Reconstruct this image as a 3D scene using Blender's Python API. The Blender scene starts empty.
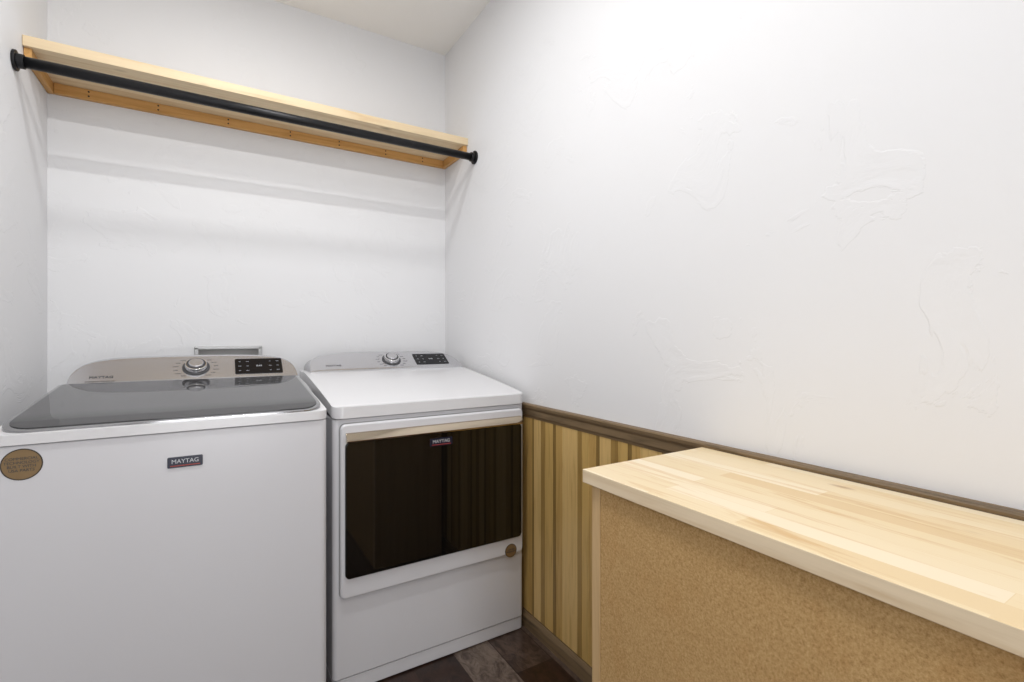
import bpy, bmesh, math, random
from mathutils import Vector, Matrix
random.seed(11)
S=bpy.context.scene
XL,XR,YB,YF,HC=-0.544,1.09,2.5,-1.3,2.73
CAMH=1.18

# ---------------- materials ----------------
def newmat(name,col=(.8,.8,.8),rough=.5,metal=0,spec=.5,coat=0):
    m=bpy.data.materials.new(name); m.use_nodes=True
    b=m.node_tree.nodes['Principled BSDF']
    b.inputs['Base Color'].default_value=(*col,1)
    b.inputs['Roughness'].default_value=rough
    b.inputs['Metallic'].default_value=metal
    b.inputs['Specular IOR Level'].default_value=spec
    b.inputs['Coat Weight'].default_value=coat
    return m
def nd(m,t,**k):
    n=m.node_tree.nodes.new(t)
    for a,v in k.items():
        if a in n.inputs: n.inputs[a].default_value=v
        else: setattr(n,a,v)
    return n
def lk(m,a,b): m.node_tree.links.new(a,b)
def bsdf(m): return m.node_tree.nodes['Principled BSDF']
def coords(m,scale=(1,1,1),rot=(0,0,0)):
    tc=nd(m,'ShaderNodeTexCoord'); mp=nd(m,'ShaderNodeMapping')
    mp.inputs['Scale'].default_value=scale; mp.inputs['Rotation'].default_value=rot
    lk(m,tc.outputs['Object'],mp.inputs['Vector']); return mp.outputs[0]
def ramp(m,fac,stops):
    r=nd(m,'ShaderNodeValToRGB'); e=r.color_ramp.elements
    while len(e)<len(stops): e.new(.5)
    for i,(p,c) in enumerate(stops):
        e[i].position=p; e[i].color=(*c,1)
    lk(m,fac,r.inputs[0]); return r.outputs[0]
def bump(m,h,strength=.2,dist=.002):
    b=nd(m,'ShaderNodeBump'); b.inputs['Strength'].default_value=strength; b.inputs['Distance'].default_value=dist
    lk(m,h,b.inputs['Height']); lk(m,b.outputs[0],bsdf(m).inputs['Normal'])
def mat_wall(name,col,st=.34):
    m=newmat(name,col,.55,spec=.35)
    v=coords(m)
    n=nd(m,'ShaderNodeTexNoise',Scale=5.0,Detail=6.0,Roughness=.52,Distortion=.8); lk(m,v,n.inputs['Vector'])
    r=ramp(m,n.outputs['Fac'],[(.560,(0,0,0)),(.570,(1,1,1)),(.60,(.9,.9,.9)),(.67,(0.0,.0,.0))])
    n2=nd(m,'ShaderNodeTexNoise',Scale=12.0,Detail=4.0); lk(m,v,n2.inputs['Vector'])
    sc=nd(m,'ShaderNodeMath',operation='MULTIPLY'); sc.inputs[1].default_value=.8; lk(m,n2.outputs['Fac'],sc.inputs[0])
    mx=nd(m,'ShaderNodeMath',operation='ADD'); lk(m,r,mx.inputs[0]); lk(m,sc.outputs[0],mx.inputs[1])
    bump(m,mx.outputs[0],st,.0018)
    return m
def mat_wood(name,c1,c2,axis='X',scale=1.0,rough=.5,knots=True,c3=None):
    m=newmat(name,c1,rough,spec=.35)
    s=[14*scale]*3; s['XYZ'.index(axis)]=.9*scale
    v=coords(m,tuple(s))
    n=nd(m,'ShaderNodeTexNoise',Scale=2.2,Detail=8.0,Roughness=.6,Distortion=.8); lk(m,v,n.inputs['Vector'])
    col=ramp(m,n.outputs['Fac'],[(.3,c2),(.5,c1),(.75,tuple(min(1,x*1.08) for x in c1))])
    if knots:
        s2=[9*scale]*3; s2['XYZ'.index(axis)]=4*scale
        v2=coords(m,tuple(s2))
        vo=nd(m,'ShaderNodeTexVoronoi',Scale=1.0); lk(m,v2,vo.inputs['Vector'])
        k=ramp(m,vo.outputs['Distance'],[(.05,(1,1,1)),(.16,(0,0,0))])
        mx=nd(m,'ShaderNodeMix',data_type='RGBA'); lk(m,k,mx.inputs[0]); lk(m,col,mx.inputs[6])
        mx.inputs[7].default_value=(*(c3 or tuple(x*.55 for x in c2)),1)
        col=mx.outputs[2]
    lk(m,col,bsdf(m).inputs['Base Color']); bump(m,n.outputs['Fac'],.08,.001)
    return m

M_wall=mat_wall('wall_paint',(.81,.813,.828))
M_ceil=mat_wall('ceiling_paint',(.95,.94,.92),.12)
M_white=newmat('appliance_white_enamel',(.70,.70,.73),.25,spec=.5)
M_white2=newmat('appliance_white_top',(.76,.76,.78),.2,spec=.5)
M_gap=newmat('gap_shade_and_foot_plastic',(.06,.06,.065),.6)  # near-black: shade painted into the gaps under the tops, plastic for feet
M_silver=newmat('console_silver',(.60,.60,.625),.24,metal=.8)
M_chrome=newmat('chrome',(.75,.75,.76),.10,metal=1)
M_handle=newmat('chrome_handle_reflection_tint',(.52,.44,.34),.10,metal=1)  # chrome tinted tan, painting in the warm wood it reflects
M_black=newmat('black_glass',(.005,.0045,.004),.03,spec=.5,coat=.15)
M_disp=newmat('display_black',(.01,.01,.012),.12,spec=.3)
M_disptext=newmat('display_print',(.62,.64,.68),.5)
M_print=newmat('dark_print',(.05,.05,.055),.5)
M_badge=newmat('badge_navy',(.012,.014,.035),.25)
M_red=newmat('badge_red',(.40,.04,.025),.35)
M_gold=newmat('gold_sticker',(.24,.155,.07),.4,metal=.2)
M_golddark=newmat('gold_sticker_rim',(.04,.028,.018),.4)
M_lid=newmat('tinted_lid_glass',(.05,.05,.053),.04,spec=.32)
M_lidrim=newmat('lid_rim_grey',(.36,.36,.37),.10,metal=.9)
M_blackmetal=newmat('black_iron_pipe',(.018,.018,.02),.38,metal=.6)
M_pine=mat_wood('pine_shelf',(.80,.64,.42),(.68,.49,.27),'X',1.0)
M_cleat=mat_wood('orange_pine_cleat',(.62,.34,.115),(.47,.23,.06),'X',1.2)
M_cleaty=mat_wood('orange_pine_cleat_side',(.62,.34,.115),(.47,.23,.06),'Y',1.2)
M_trim=mat_wood('weathered_trim',(.20,.135,.072),(.10,.068,.037),'Y',1.5,knots=False)
M_edge=mat_wood('pale_panel_edge',(.60,.41,.21),(.50,.32,.15),'Z',1.2,knots=False)
tones=[((.52,.33,.11),(.40,.24,.07)),((.36,.225,.07),(.26,.155,.045)),((.66,.45,.18),(.52,.33,.11)),((.25,.155,.048),(.17,.10,.03)),((.58,.38,.13),(.44,.28,.085))]
M_ws=[mat_wood('wainscot_board_%d'%i,a,b,'Z',1.7,knots=False,rough=.35) for i,(a,b) in enumerate(tones)]
M_outletframe=newmat('outlet_box_plastic',(.42,.42,.42),.3,metal=.3)
M_outin=newmat('outlet_box_inner',(.7,.7,.69),.5)
M_brass=newmat('valve_brass',(.6,.42,.2),.3,metal=.9)
M_lamp=newmat('lamp_housing',(.8,.8,.8),.4)

# butcher block
M_bb=newmat('butcher_block',(.8,.6,.35),.32,spec=.45)
m=M_bb
v=coords(m,(1,1,1),(0,0,math.radians(90)))
br=nd(m,'ShaderNodeTexBrick'); br.offset=.37; br.offset_frequency=2; br.squash=1
for k,val in {'Scale':1.0,'Mortar Size':.0005,'Brick Width':.46,'Row Height':.040,'Mortar Smooth':.1,'Bias':0.0}.items(): br.inputs[k].default_value=val
br.inputs['Color1'].default_value=(0,0,0,1); br.inputs['Color2'].default_value=(1,1,1,1); br.inputs['Mortar'].default_value=(.2,.2,.2,1)
lk(m,v,br.inputs['Vector'])
base=ramp(m,br.outputs['Color'],[(0,(.76,.55,.29)),(.3,(.84,.67,.41)),(.7,(.88,.73,.49)),(1,(.92,.79,.58))])
v2=coords(m,(22,1.3,22))
n=nd(m,'ShaderNodeTexNoise',Scale=2.0,Detail=8.0,Roughness=.65,Distortion=1.0); lk(m,v2,n.inputs['Vector'])
g=ramp(m,n.outputs['Fac'],[(.32,(.82,.66,.45)),(.47,(1,1,1)),(1,(1,1,1))])
mx=nd(m,'ShaderNodeMix',data_type='RGBA',blend_type='MULTIPLY'); mx.inputs[0].default_value=.9
lk(m,base,mx.inputs[6]); lk(m,g,mx.inputs[7])
v3=coords(m,(9,3.2,9)); vo=nd(m,'ShaderNodeTexVoronoi',Scale=1.0); lk(m,v3,vo.inputs['Vector'])
kk=ramp(m,vo.outputs['Distance'],[(.03,(.7,.7,.7)),(.09,(0,0,0))])
mk=nd(m,'ShaderNodeMix',data_type='RGBA'); lk(m,kk,mk.inputs[0]); lk(m,mx.outputs[2],mk.inputs[6]); mk.inputs[7].default_value=(.42,.22,.08,1)
lk(m,mk.outputs[2],bsdf(m).inputs['Base Color'])
M_bbedge=mat_wood('butcher_block_edge',(.78,.64,.45),(.68,.52,.33),'Y',1.0,knots=False)

# particle board
M_pb=newmat('particle_board',(.5,.32,.13),.75,spec=.15)
m=M_pb; v=coords(m)
n=nd(m,'ShaderNodeTexNoise',Scale=260.0,Detail=3.0,Roughness=.7); lk(m,v,n.inputs['Vector'])
c=ramp(m,n.outputs['Fac'],[(.30,(.36,.21,.08)),(.45,(.48,.30,.125)),(.60,(.55,.355,.16)),(.78,(.64,.44,.22))])
v2=coords(m,(1,8,4.0)); n2=nd(m,'ShaderNodeTexNoise',Scale=1.6,Detail=7.0,Roughness=.62); lk(m,v2,n2.inputs['Vector'])
st=ramp(m,n2.outputs['Fac'],[(.30,(.62,.42,.25)),(.35,(.95,.90,.84)),(.48,(1,1,1))])
mx=nd(m,'ShaderNodeMix',data_type='RGBA',blend_type='MULTIPLY'); mx.inputs[0].default_value=.85
lk(m,c,mx.inputs[6]); lk(m,st,mx.inputs[7]); lk(m,mx.outputs[2],bsdf(m).inputs['Base Color'])

# floor
M_floor=newmat('vinyl_plank_floor',(.2,.12,.08),.3)
m=M_floor; v=coords(m,(1,1,1),(0,0,math.radians(90)))
br=nd(m,'ShaderNodeTexBrick'); br.offset=.4
for k,val in {'Scale':1.0,'Mortar Size':.002,'Brick Width':.6,'Row Height':.15,'Bias':0.0}.items(): br.inputs[k].default_value=val
br.inputs['Color1'].default_value=(0,0,0,1); br.inputs['Color2'].default_value=(1,1,1,1); br.inputs['Mortar'].default_value=(0,0,0,1)
lk(m,v,br.inputs['Vector'])
base=ramp(m,br.outputs['Color'],[(0,(.030,.013,.008)),(.5,(.050,.023,.014)),(.7,(.065,.036,.025)),(1,(.20,.155,.125))])
v2=coords(m,(16,8,16)); n=nd(m,'ShaderNodeTexNoise',Scale=2.0,Detail=8.0,Roughness=.75,Distortion=1.0); lk(m,v2,n.inputs['Vector'])
g=ramp(m,n.outputs['Fac'],[(.38,(.22,.17,.15)),(.6,(1,1,1))])
mx=nd(m,'ShaderNodeMix',data_type='RGBA',blend_type='MULTIPLY'); mx.inputs[0].default_value=.9
lk(m,base,mx.inputs[6]); lk(m,g,mx.inputs[7]); lk(m,mx.outputs[2],bsdf(m).inputs['Base Color'])

# ---------------- geometry helpers ----------------
def obj(name,verts,faces,mat,parent=None,smooth=False,bev=0,seg=3):
    me=bpy.data.meshes.new(name); me.from_pydata([tuple(v) for v in verts],[],faces)
    bm=bmesh.new(); bm.from_mesh(me); bmesh.ops.recalc_face_normals(bm,faces=bm.faces); bm.to_mesh(me); bm.free()
    o=bpy.data.objects.new(name,me); S.collection.objects.link(o)
    if isinstance(mat,(list,tuple)):
        for mm in mat: me.materials.append(mm)
    else: me.materials.append(mat)
    if parent: o.parent=parent
    if bev:
        b=o.modifiers.new('bevel','BEVEL'); b.width=bev; b.segments=seg; b.limit_method='ANGLE'; b.angle_limit=math.radians(35)
        smooth=True
    if smooth:
        for p in me.polygons: p.use_smooth=True
        if bev:
            w=o.modifiers.new('wn','WEIGHTED_NORMAL'); w.keep_sharp=False
    return o
def box(name,x0,x1,y0,y1,z0,z1,mat,parent=None,bev=0,seg=3):
    v=[(x,y,z) for x in (x0,x1) for y in (y0,y1) for z in (z0,z1)]
    f=[(0,1,3,2),(4,6,7,5),(0,4,5,1),(2,3,7,6),(0,2,6,4),(1,5,7,3)]
    return obj(name,v,f,mat,parent,bev=bev,seg=seg)
def rrect(a0,a1,b0,b1,r,n=8,rs=None):
    rs=rs or (r,r,r,r); pts=[]
    cs=[(a0,b0,1,1,180),(a1,b0,-1,1,270),(a1,b1,-1,-1,0),(a0,b1,1,-1,90)]
    for (a,b,sa,sb,an),rr in zip(cs,rs):
        for i in range(n+1):
            t=math.radians(an+90*i/n)
            pts.append((a+sa*rr+rr*math.cos(t), b+sb*rr+rr*math.sin(t)))
    return pts
def prism(name,pts,f0,f1,mat,parent=None,bev=0,seg=3,smooth=False):
    n=len(pts); v=[f0(*p) for p in pts]+[f1(*p) for p in pts]
    f=[tuple(range(n)),tuple(range(n,2*n))]+[(i,(i+1)%n,(i+1)%n+n,i+n) for i in range(n)]
    return obj(name,v,f,mat,parent,bev=bev,seg=seg,smooth=smooth)
def frontplate(name,x0,x1,z0,z1,r,y0,y1,mat,parent,bev=.002,rs=None):
    return prism(name,rrect(x0,x1,z0,z1,r,rs=rs),lambda a,b:(a,y0,b),lambda a,b:(a,y1,b),mat,parent,bev=bev)
def cyl(name,p0,p1,r0,mat,parent=None,r1=None,n=40,bev=0):
    p0=Vector(p0);p1=Vector(p1); d=(p1-p0).normalized(); r1=r0 if r1 is None else r1
    a=d.orthogonal().normalized(); b=d.cross(a)
    v=[p0+r0*(a*math.cos(2*math.pi*i/n)+b*math.sin(2*math.pi*i/n)) for i in range(n)]
    v+=[p1+r1*(a*math.cos(2*math.pi*i/n)+b*math.sin(2*math.pi*i/n)) for i in range(n)]
    f=[tuple(range(n)),tuple(range(n,2*n))]+[(i,(i+1)%n,(i+1)%n+n,i+n) for i in range(n)]
    o=obj(name,v,f,mat,parent,bev=bev,smooth=False)
    if not bev:
        for p in o.data.polygons:
            if len(p.vertices)==4: p.use_smooth=True
    return o
def empty(name,loc=(0,0,0)):
    e=bpy.data.objects.new(name,None); S.collection.objects.link(e); e.empty_display_size=.1
    return e
def text(name,s,size,origin,xdir,ydir,mat,parent,align='CENTER'):
    c=bpy.data.curves.new(name,'FONT'); c.body=s; c.size=size; c.align_x=align; c.align_y='CENTER'; c.extrude=.0002
    c.materials.append(mat); o=bpy.data.objects.new(name,c); S.collection.objects.link(o)
    x=Vector(xdir).normalized(); y=Vector(ydir).normalized(); z=x.cross(y)
    o.matrix_world=Matrix.Translation(origin)@Matrix((x,y,z)).transposed().to_4x4()
    o.parent=parent; return o
def profile_y(name,pts,y0,y1,mat,parent=None,bev=0):
    return prism(name,pts,lambda a,b:(a,y0,b),lambda a,b:(a,y1,b),mat,parent,bev=bev)

# ---------------- room ----------------
T=.1
box('floor',XL-T,XR+T,YF-1.6,YB+T,-.1,0,M_floor)
box('ceiling',XL-T,XR+T,YF-1.6,YB+T,HC,HC+.1,M_ceil)
box('wall_left',XL-T,XL,YF-1.6,YB+T,0,HC,M_wall)
box('wall_right',XR,XR+T,YF-1.6,YB+T,0,HC,M_wall)
ox0,ox1,oz0,oz1=-.070,.178,.98,1.125
def pieces(bs):
    v=[];f=[]
    for (x0,x1,z0,z1,y0,y1) in bs:
        k=len(v); v.extend([(x,y,z) for x in (x0,x1) for y in (y0,y1) for z in (z0,z1)])
        f.extend([tuple(i+k for i in q) for q in [(0,1,3,2),(4,6,7,5),(0,4,5,1),(2,3,7,6),(0,2,6,4),(1,5,7,3)]])
    return v,f
a,b=YB,YB+T
v,f=pieces([(XL,XR,oz1,HC,a,b),(XL,XR,0,oz0,a,b),(XL,ox0,oz0,oz1,a,b),(ox1,XR,oz0,oz1,a,b),(ox0,ox1,oz0,oz1,YB+.07,b)])
obj('wall_back',v,f,M_wall)
a,b=YF-T,YF
v,f=pieces([(XL,-.40,0,HC,a,b),(.50,XR,0,HC,a,b),(-.40,.50,2.05,HC,a,b)])
obj('wall_front',v,f,M_wall)
dc=empty('trim_door_casing')
box('jamb_left',-.47,-.40,YF,YF+.015,0,2.05,M_trim,dc,.003)
box('jamb_right',.50,.57,YF,YF+.015,0,2.05,M_trim,dc,.003)
box('head',-.47,.57,YF,YF+.015,2.05,2.12,M_trim,dc,.003)

# wainscot right: boards
v=[];f=[];mi=[]
seq=[(2,.044),(1,.024),(4,.040),(0,.030),(3,.014),(2,.046),(1,.030),(4,.044),(3,.018),(0,.036),(2,.038)]
y=YB-.002; i_=0
while y>YF+.08:
    t,w=seq[i_%len(seq)]; i_+=1
    w*=random.uniform(.85,1.2); y0=max(y-w,YF+.02)
    k=len(v); xw=XR-.001; xf=XR-.011; c=.0012
    pr=[(xw,y),(xf+c,y),(xf,y-c),(xf,y0+c),(xf+c,y0),(xw,y0)]
    for z in (.065,.855): v.extend([(a,b,z) for a,b in pr])
    f.append(tuple(range(k,k+6))); f.append(tuple(range(k+6,k+12)))
    for i in range(6): f.append((k+i,k+(i+1)%6,k+(i+1)%6+6,k+i+6))
    mi+= [t]*8
    y=y0
o=obj('wainscot_right',v,f,M_ws)
for p,i in zip(o.data.polygons,mi): p.material_index=i
x=XR
profile_y('trim_1',[(x,.848),(x-.013,.848),(x-.014,.854),(x-.017,.860),(x-.017,.880),(x-.019,.885),(x-.022,.889),(x-.024,.899),(x-.021,.903),(x,.903)],YF+.02,YB,M_trim)
profile_y('baseboard_right',[(x,0),(x-.020,0),(x-.020,.042),(x-.016,.052),(x-.013,.060),(x,.062)],YF+.02,YB,M_trim)
box('baseboard_left',XL,XL+.014,YF+.02,YB,0,.09,M_trim,bev=.003)

# ---------------- shelf ----------------
sh=empty('wall_shelf')
box('board',XL+.001,XR-.001,2.212,YB-.001,2.137,2.172,M_pine,sh,.0015)
box('back_cleat',XL+.022,XR-.022,YB-.021,YB-.001,2.098,2.1365,M_cleat,sh,.0015)
box('left_cleat',XL+.001,XL+.021,2.225,YB-.001,2.098,2.1365,M_cleaty,sh,.0015)
box('right_cleat',XR-.021,XR-.001,2.225,YB-.001,2.098,2.1365,M_cleaty,sh,.0015)
for i,xx in enumerate([-.42,-.2,.05,.3,.52,.75,.95]):
    for dz in (-.008,.009):
        cyl('screw_%d'%i,(xx,YB-.021,2.118+dz),(xx,YB-.0225,2.118+dz),.0032,M_blackmetal,sh,n=12)
rd=empty('clothes_rod')
RY,RZ=2.135,2.05
cyl('pipe',(XL+.004,RY,RZ),(XR-.004,RY,RZ),.0175,M_blackmetal,rd,n=32)
for nm,a,s in (('flange_left',XL+.0005,1),('flange_right',XR-.0005,-1)):
    cyl(nm,(a,RY,RZ),(a+s*.008,RY,RZ),.032,M_blackmetal,rd,bev=.002)
    cyl(nm+'_collar',(a+s*.006,RY,RZ),(a+s*.026,RY,RZ),.022,M_blackmetal,rd,bev=.002)

# ---------------- outlet box ----------------
ob=empty('laundry_outlet_box')
parts=[(ox0-.006,ox1+.006,oz1-.008,oz1+.006),(ox0-.006,ox1+.006,oz0-.006,oz0+.008),(ox0-.006,ox0+.010,oz0,oz1),(ox1-.010,ox1+.006,oz0,oz1)]
for i,(a,b,c,d) in enumerate(parts): box('frame_%d'%i,a,b,YB-.010,YB-.0005,c,d,M_outletframe,ob,.002)
box('inner_back',ox0+.002,ox1-.002,YB+.06,YB+.068,oz0+.002,oz1-.002,M_outin,ob)
for i,xx in enumerate((ox0+.06,ox1-.06)):
    cyl('valve_%d'%i,(xx,YB+.03,oz0+.01),(xx,YB+.03,oz0+.09),.010,M_brass,ob,n=20)
    box('valve_handle_%d'%i,xx-.02,xx+.02,YB+.005,YB+.015,oz0+.06,oz0+.072,M_red,ob,.002)

# ---------------- appliances ----------------
def console(parent,x0,x1,yb,zb,dy,dz,yback,mat,zskirt):
    cx=(x0+x1)/2; hw=(x1-x0)/2; N=64; v=[];f=[]
    for i in range(N+1):
        s=math.sin(math.pi*(i/N-.5)); e=(1-min(1,abs(s))**8)**(1/2.6) if abs(s)<1 else 0
        arch=.90+.10*(1-s*s); h=e*arch
        xx=cx+hw*s
        row=[(xx,yb-.002,zskirt),(xx,yb,zb)]
        for t in (.15,.5,.85,.93): row.append((xx,yb+dy*h*t,zb+dz*h*t))
        row.append((xx,yb+dy*h*.975,zb+dz*h*.985)); row.append((xx,yb+dy*h*1.03+.004*h,zb+dz*h*1.0))
        row.append((xx,yb+dy*h*1.1+.01*h,zb+dz*h*.97))
        row.append((xx,yback-.002*(1-h),zb+dz*h*.80)); row.append((xx,yback,zskirt))
        v+=row
    R=11
    for i in range(N):
        for j in range(R-1):
            a=i*R+j; f.append((a,a+1,a+R+1,a+R))
        f.append((i*R+R-1,i*R,(i+1)*R,(i+1)*R+R-1))
    f.append(tuple(range(R))); f.append(tuple(range(N*R,N*R+R)))
    o=obj('console',v,f,mat,parent)
    for p in o.data.polygons:
        p.use_smooth = len(p.vertices)==4
    return o
def facepanel(yb,zb,dy,dz):
    up=Vector((0,dy,dz)).normalized(); nrm=Vector((0,-up.z,up.y)); L=math.hypot(dy,dz)
    def P(x,t,off=0.0): return Vector((x,yb,zb))+up*(t*L)+nrm*off
    return P,up,nrm,L
def plate_on_face(name,P,x0,x1,t0,t1,L,off0,off1,r,mat,parent):
    return prism(name,rrect(x0,x1,t0*L,t1*L,r),lambda a,b:P(a,b/L,off0),lambda a,b:P(a,b/L,off1),mat,parent,bev=.0006,seg=2)
def knob(parent,P,nrm,up,x,t,r):
    c=P(x,t)
    cyl('knob_base',c-nrm*.002,c+nrm*.004,r*1.18,M_print,parent,bev=.001)
    cyl('knob_ring',c+nrm*.003,c+nrm*.020,r,M_chrome,parent,r1=r*.93,bev=.002)
    cyl('knob_groove',c+nrm*.019,c+nrm*.0208,r*.82,M_print,parent)
    cyl('knob_cap',c+nrm*.019,c+nrm*.026,r*.68,M_silver,parent,r1=r*.62,bev=.002)
    for i in range(14):
        a=math.radians(-150+i*300/13)
        q=c+(Vector((1,0,0))*math.sin(a)*1.0+up*math.cos(a))*r*1.42+nrm*.0006
        d=Vector((1 if math.sin(a)>0 else -1,0,0))
        if abs(math.cos(a))<.93:
            text('cycle_label_%d'%i,'normal' if i%2 else 'bulky',.0065,q+d*.012,(1,0,0),up,M_print,parent,'CENTER')
def leds(parent,P,up,x0,x1,t0,t1):
    w=x1-x0
    for j in range(3):
        t=t0+(t1-t0)*(.2+.3*j)
        for i in range(6):
            if i in(2,3): continue
            text('print_%d_%d'%(j,i),'temp' if (i+j)%2 else 'soil',.0050,P(x0+w*(.1+.16*i),t,.0022),(1,0,0),up,M_disptext,parent)
    text('digits','0:45',.012,P(x0+w*.5,(t0+t1)/2,.0022),(1,0,0),up,M_disptext,parent)

def top_slab(name,x0,x1,y0,y1,rf,rb,ztop,thick,mat,parent,bev=.004,seg=3,ny=14):
    out=rrect(x0,x1,y0,y1,0,n=8,rs=(rf,rf,rb,rb))
    pts=[]
    n=len(out)
    for i in range(n):
        a=out[i]; b=out[(i+1)%n]; pts.append(a)
        d=abs(b[1]-a[1])
        if d>.08:
            for k in range(1,ny): pts.append((a[0]+(b[0]-a[0])*k/ny,a[1]+(b[1]-a[1])*k/ny))
    bm=bmesh.new()
    top=[bm.verts.new((x,y,ztop(y))) for x,y in pts]
    bot=[bm.verts.new((x,y,ztop(y)-thick)) for x,y in pts]
    N=len(pts)
    for i in range(N): bm.faces.new((top[i],top[(i+1)%N],bot[(i+1)%N],bot[i]))
    def cap(vs):
        cx=(x0+x1)/2
        left=sorted([q for q in vs if q.co.x<cx],key=lambda q:q.co.y)
        right=sorted([q for q in vs if q.co.x>=cx],key=lambda q:q.co.y)
        k=min(len(left),len(right))
        for i in range(k-1): bm.faces.new((left[i],right[i],right[i+1],left[i+1]))
    cap(top); cap(bot)
    bmesh.ops.recalc_face_normals(bm,faces=bm.faces)
    me=bpy.data.meshes.new(name); bm.to_mesh(me); bm.free(); me.materials.append(mat)
    o=bpy.data.objects.new(name,me); S.collection.objects.link(o); o.parent=parent
    for p in me.polygons: p.use_smooth=True
    b=o.modifiers.new('bevel','BEVEL'); b.width=bev; b.segments=seg; b.limit_method='ANGLE'; b.angle_limit=math.radians(50)
    w=o.modifiers.new('wn','WEIGHTED_NORMAL')
    return o

# washer
W=empty('washing_machine')
wx0,wx1,wy0,wy1=-.438,.290,1.55,2.285
prism('cabinet',rrect(wx0,wx1,wy0,wy1,.018),lambda a,b:(a,b,.03),lambda a,b:(a,b,.925),M_white,W,bev=.004)
prism('gap_shade_band',rrect(wx0+.006,wx1-.006,wy0+.006,wy1-.006,.014),lambda a,b:(a,b,.92),lambda a,b:(a,b,.94),M_gap,W)  # dark band paints the shade under the washer top's lip
def wz(y):
    t=max(0,min(1,(y-wy0)/.56)); return .952+.056*t
top_slab('top_deck',wx0-.002,wx1+.002,wy0-.006,wy1,.03,.02,wz,.025,M_white2,W,bev=.010,seg=4)
def lz(y): 
    t=(y-wy0)/.56
    return wz(y)+.014*min(1,max(.35,(t+.06)*5))
top_slab('lid_rim',wx0+.010,wx1-.010,wy0+.004,2.100,.055,.02,lambda y:lz(y)-.0005,.012,M_lidrim,W,bev=.004)
top_slab('lid_glass',wx0+.020,wx1-.020,wy0+.018,2.090,.05,.015,lambda y:lz(y)+.0015,.008,M_lid,W,bev=.0015)
for i,(a,b) in enumerate([(wx0+.06,wy0+.06),(wx1-.06,wy0+.06),(wx0+.06,wy1-.06),(wx1-.06,wy1-.06)]):
    cyl('foot_%d'%i,(a,b,0),(a,b,.032),.025,M_gap,W)
cb=(2.105,1.010,.125,.093)
console(W,wx0+.022,wx1-.006,*cb,wy1+.0,M_silver,.985)
P,up,nrm,L=facepanel(*cb)
knob(W,P,nrm,up,-.060,.52,.037)
plate_on_face('display',P,.066,.232,.22,.80,L,-.001,.002,.006,M_disp,W)
leds(W,P,up,.066,.232,.22,.80)
text('logo_text','MAYTAG',.016,P(-.33,.28,.001),(1,0,0),up,M_print,W)
text('small_text','COMMERCIAL TECHNOLOGY',.006,P(-.33,.14,.001),(1,0,0),up,M_print,W)
frontplate('badge',-.106,-.028,.832,.860,.003,wy0-.003,wy0+.001,M_badge,W,.0008)
text('badge_text','MAYTAG',.0150,(-.067,wy0-.0034,.848),(1,0,0),(0,0,1),M_disptext,W)
frontplate('badge_line',-.100,-.034,.8360,.8382,.0005,wy0-.0036,wy0-.0028,M_red,W,0)
cyl('sticker_rim',(-.381,wy0+.0005,.881),(-.381,wy0-.0008,.881),.0365,M_golddark,W)
cyl('sticker',(-.381,wy0+.0005,.881),(-.381,wy0-.0012,.881),.0340,M_gold,W)
text('sticker_text','COMMERCIAL\nTECHNOLOGY\nBUILT WITH\nUSA PARTS',.0090,(-.381,wy0-.0016,.881),(1,0,0),(0,0,1),M_print,W)

# dryer
D=empty('clothes_dryer')
dx0,dx1,dy0,dy1=.325,1.057,1.645,2.385
prism('cabinet',rrect(dx0,dx1,dy0,dy1,.016),lambda a,b:(a,b,.055),lambda a,b:(a,b,.905),M_white,D,bev=.004)
prism('kick_panel',rrect(dx0,dx1,dy0+.004,dy1,.014),lambda a,b:(a,b,.004),lambda a,b:(a,b,.0515),M_white,D,bev=.003)
prism('gap_shade_band',rrect(dx0+.006,dx1-.006,dy0+.008,dy1-.006,.012),lambda a,b:(a,b,.90),lambda a,b:(a,b,.925),M_gap,D)  # same painted shade below the dryer top
def dz_(y):
    t=max(0,min(1,(y-dy0)/.55)); return .946+.074*(t**.85)
top_slab('top_deck',dx0-.002,dx1+.002,dy0-.014,dy1,.035,.03,dz_,.038,M_white2,D,bev=.012,seg=5)
cb2=(2.195,1.021,.13,.080)
console(D,dx0+.020,dx1-.006,*cb2,dy1,M_silver,1.0)
P,up,nrm,L=facepanel(*cb2)
knob(D,P,nrm,up,.712,.52,.037)
plate_on_face('display',P,.825,.992,.22,.80,L,-.001,.002,.006,M_disp,D)
leds(D,P,up,.825,.992,.22,.80)
text('logo_text','MAYTAG',.016,P(.445,.30,.001),(1,0,0),up,M_print,D)
frontplate('door_gap',dx0+.0235-.005,dx1-.0115,.3195,.8915,.02,dy0-.001,dy0+.002,M_outletframe,D,0)
frontplate('door_panel',dx0+.020,dx1-.013,.321,.890,.018,dy0-.018,dy0-.0008,M_white,D,.008)
frontplate('door_glass',dx0+.034,dx1-.024,.388,.832,.016,dy0-.026,dy0-.014,M_black,D,.003)
hp=[(dy0-.026,.828),(dy0-.038,.832),(dy0-.041,.838),(dy0-.036,.849),(dy0-.027,.859),(dy0-.018,.862),(dy0-.018,.828)]
prism('door_handle',hp,lambda a,b:(dx0+.036,a,b),lambda a,b:(dx1-.026,a,b),M_handle,D,bev=.0015)
frontplate('badge',.648,.734,.785,.813,.003,dy0-.0275,dy0-.0255,M_badge,D,.0005)
text('badge_text','MAYTAG',.0165,(.691,dy0-.0279,.801),(1,0,0),(0,0,1),M_disptext,D)
frontplate('badge_line',.655,.727,.7888,.7910,.0005,dy0-.0282,dy0-.0274,M_red,D,0)
cyl('sticker_rim',(.987,dy0-.0175,.338),(.987,dy0-.0188,.338),.026,M_golddark,D)
cyl('sticker',(.987,dy0-.0175,.338),(.987,dy0-.0192,.338),.024,M_gold,D)
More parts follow.
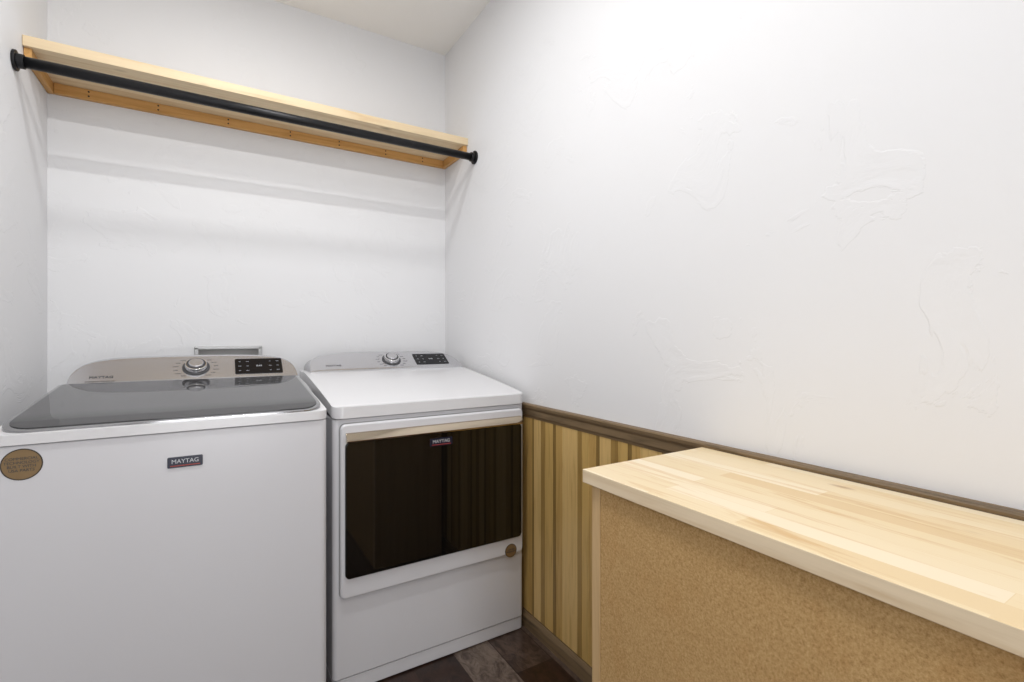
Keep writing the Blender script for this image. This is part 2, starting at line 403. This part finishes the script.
text('sticker_text','LIMITED\nWARRANTY',.008,(.987,dy0-.0196,.338),(1,0,0),(0,0,1),M_print,D)

# ---------------- cabinet / counter ----------------
C=empty('storage_cabinet')
cyy=-.95; CT=.893
box('countertop',.672,1.066,cyy,.812,CT-.028,CT,[M_bb,M_bbedge],C,.0015)
ct=bpy.data.objects['countertop']
for p in ct.data.polygons: p.material_index=0 if abs(p.normal.z)>.5 else 1
box('face_panel',.686,.700,cyy+.02,.771,.0,CT-.0285,M_pb,C,.0008)
box('end_panel',.684,1.045,.7715,.795,.0,CT-.0285,M_edge,C,.0008)
box('end_panel_rear',.684,1.045,cyy,cyy+.0195,.0,CT-.0285,M_edge,C,.0008)
box('carcass_back',1.03,1.045,cyy+.02,.771,.0,CT-.0285,M_pb,C)

# ---------------- lights ----------------
def lamp(name,x,y,sx,sy,energy,col=(1,.97,.93)):
    e=empty(name)
    box('housing',x-sx/2-.02,x+sx/2+.02,y-sy/2-.02,y+sy/2+.02,HC-.03,HC-.0005,M_lamp,e,.006)
    l=bpy.data.lights.new(name+'_area','AREA'); l.shape='RECTANGLE'; l.size=sx; l.size_y=sy; l.energy=energy; l.color=col
    o=bpy.data.objects.new('light',l); S.collection.objects.link(o); o.location=(x,y,HC-.035); o.parent=e
lamp('ceiling_lamp',.12,1.0,.34,.05,14.5,(1,.99,.975))
lamp('ceiling_lamp.001',.12,1.60,.34,.10,6.0,(1,.99,.975))
lamp('added_fill_lamp',.15,-.35,.40,.40,8,(1,.99,.975))  # added fill lamp and housing behind the camera, brightens the whole room
l=bpy.data.lights.new('added_doorway_fill','AREA'); l.shape='RECTANGLE'; l.size=.9; l.size_y=1.9; l.energy=27; l.color=(.97,.98,1)  # added fill light beyond the door opening, unseen source
o=bpy.data.objects.new('added_doorway_fill',l); S.collection.objects.link(o); o.location=(.05,YF-.6,1.15); o.rotation_euler=(math.radians(104),0,0)

w=bpy.data.worlds.new('World'); S.world=w; w.use_nodes=True
w.node_tree.nodes['Background'].inputs[0].default_value=(.95,.97,1,1); w.node_tree.nodes['Background'].inputs[1].default_value=.6

# ---------------- camera ----------------
cd=bpy.data.cameras.new('camera'); cam=bpy.data.objects.new('camera',cd); S.collection.objects.link(cam)
cam.location=(0,0,CAMH); cam.rotation_euler=(math.radians(90),0,-math.atan2(297,487))
cd.sensor_width=36; cd.lens=36*487/1024; cd.shift_y=-(341-335)/1024; cd.clip_start=.01
S.camera=cam
S.view_settings.view_transform='Standard'; S.view_settings.look='None'; S.view_settings.exposure=-.15
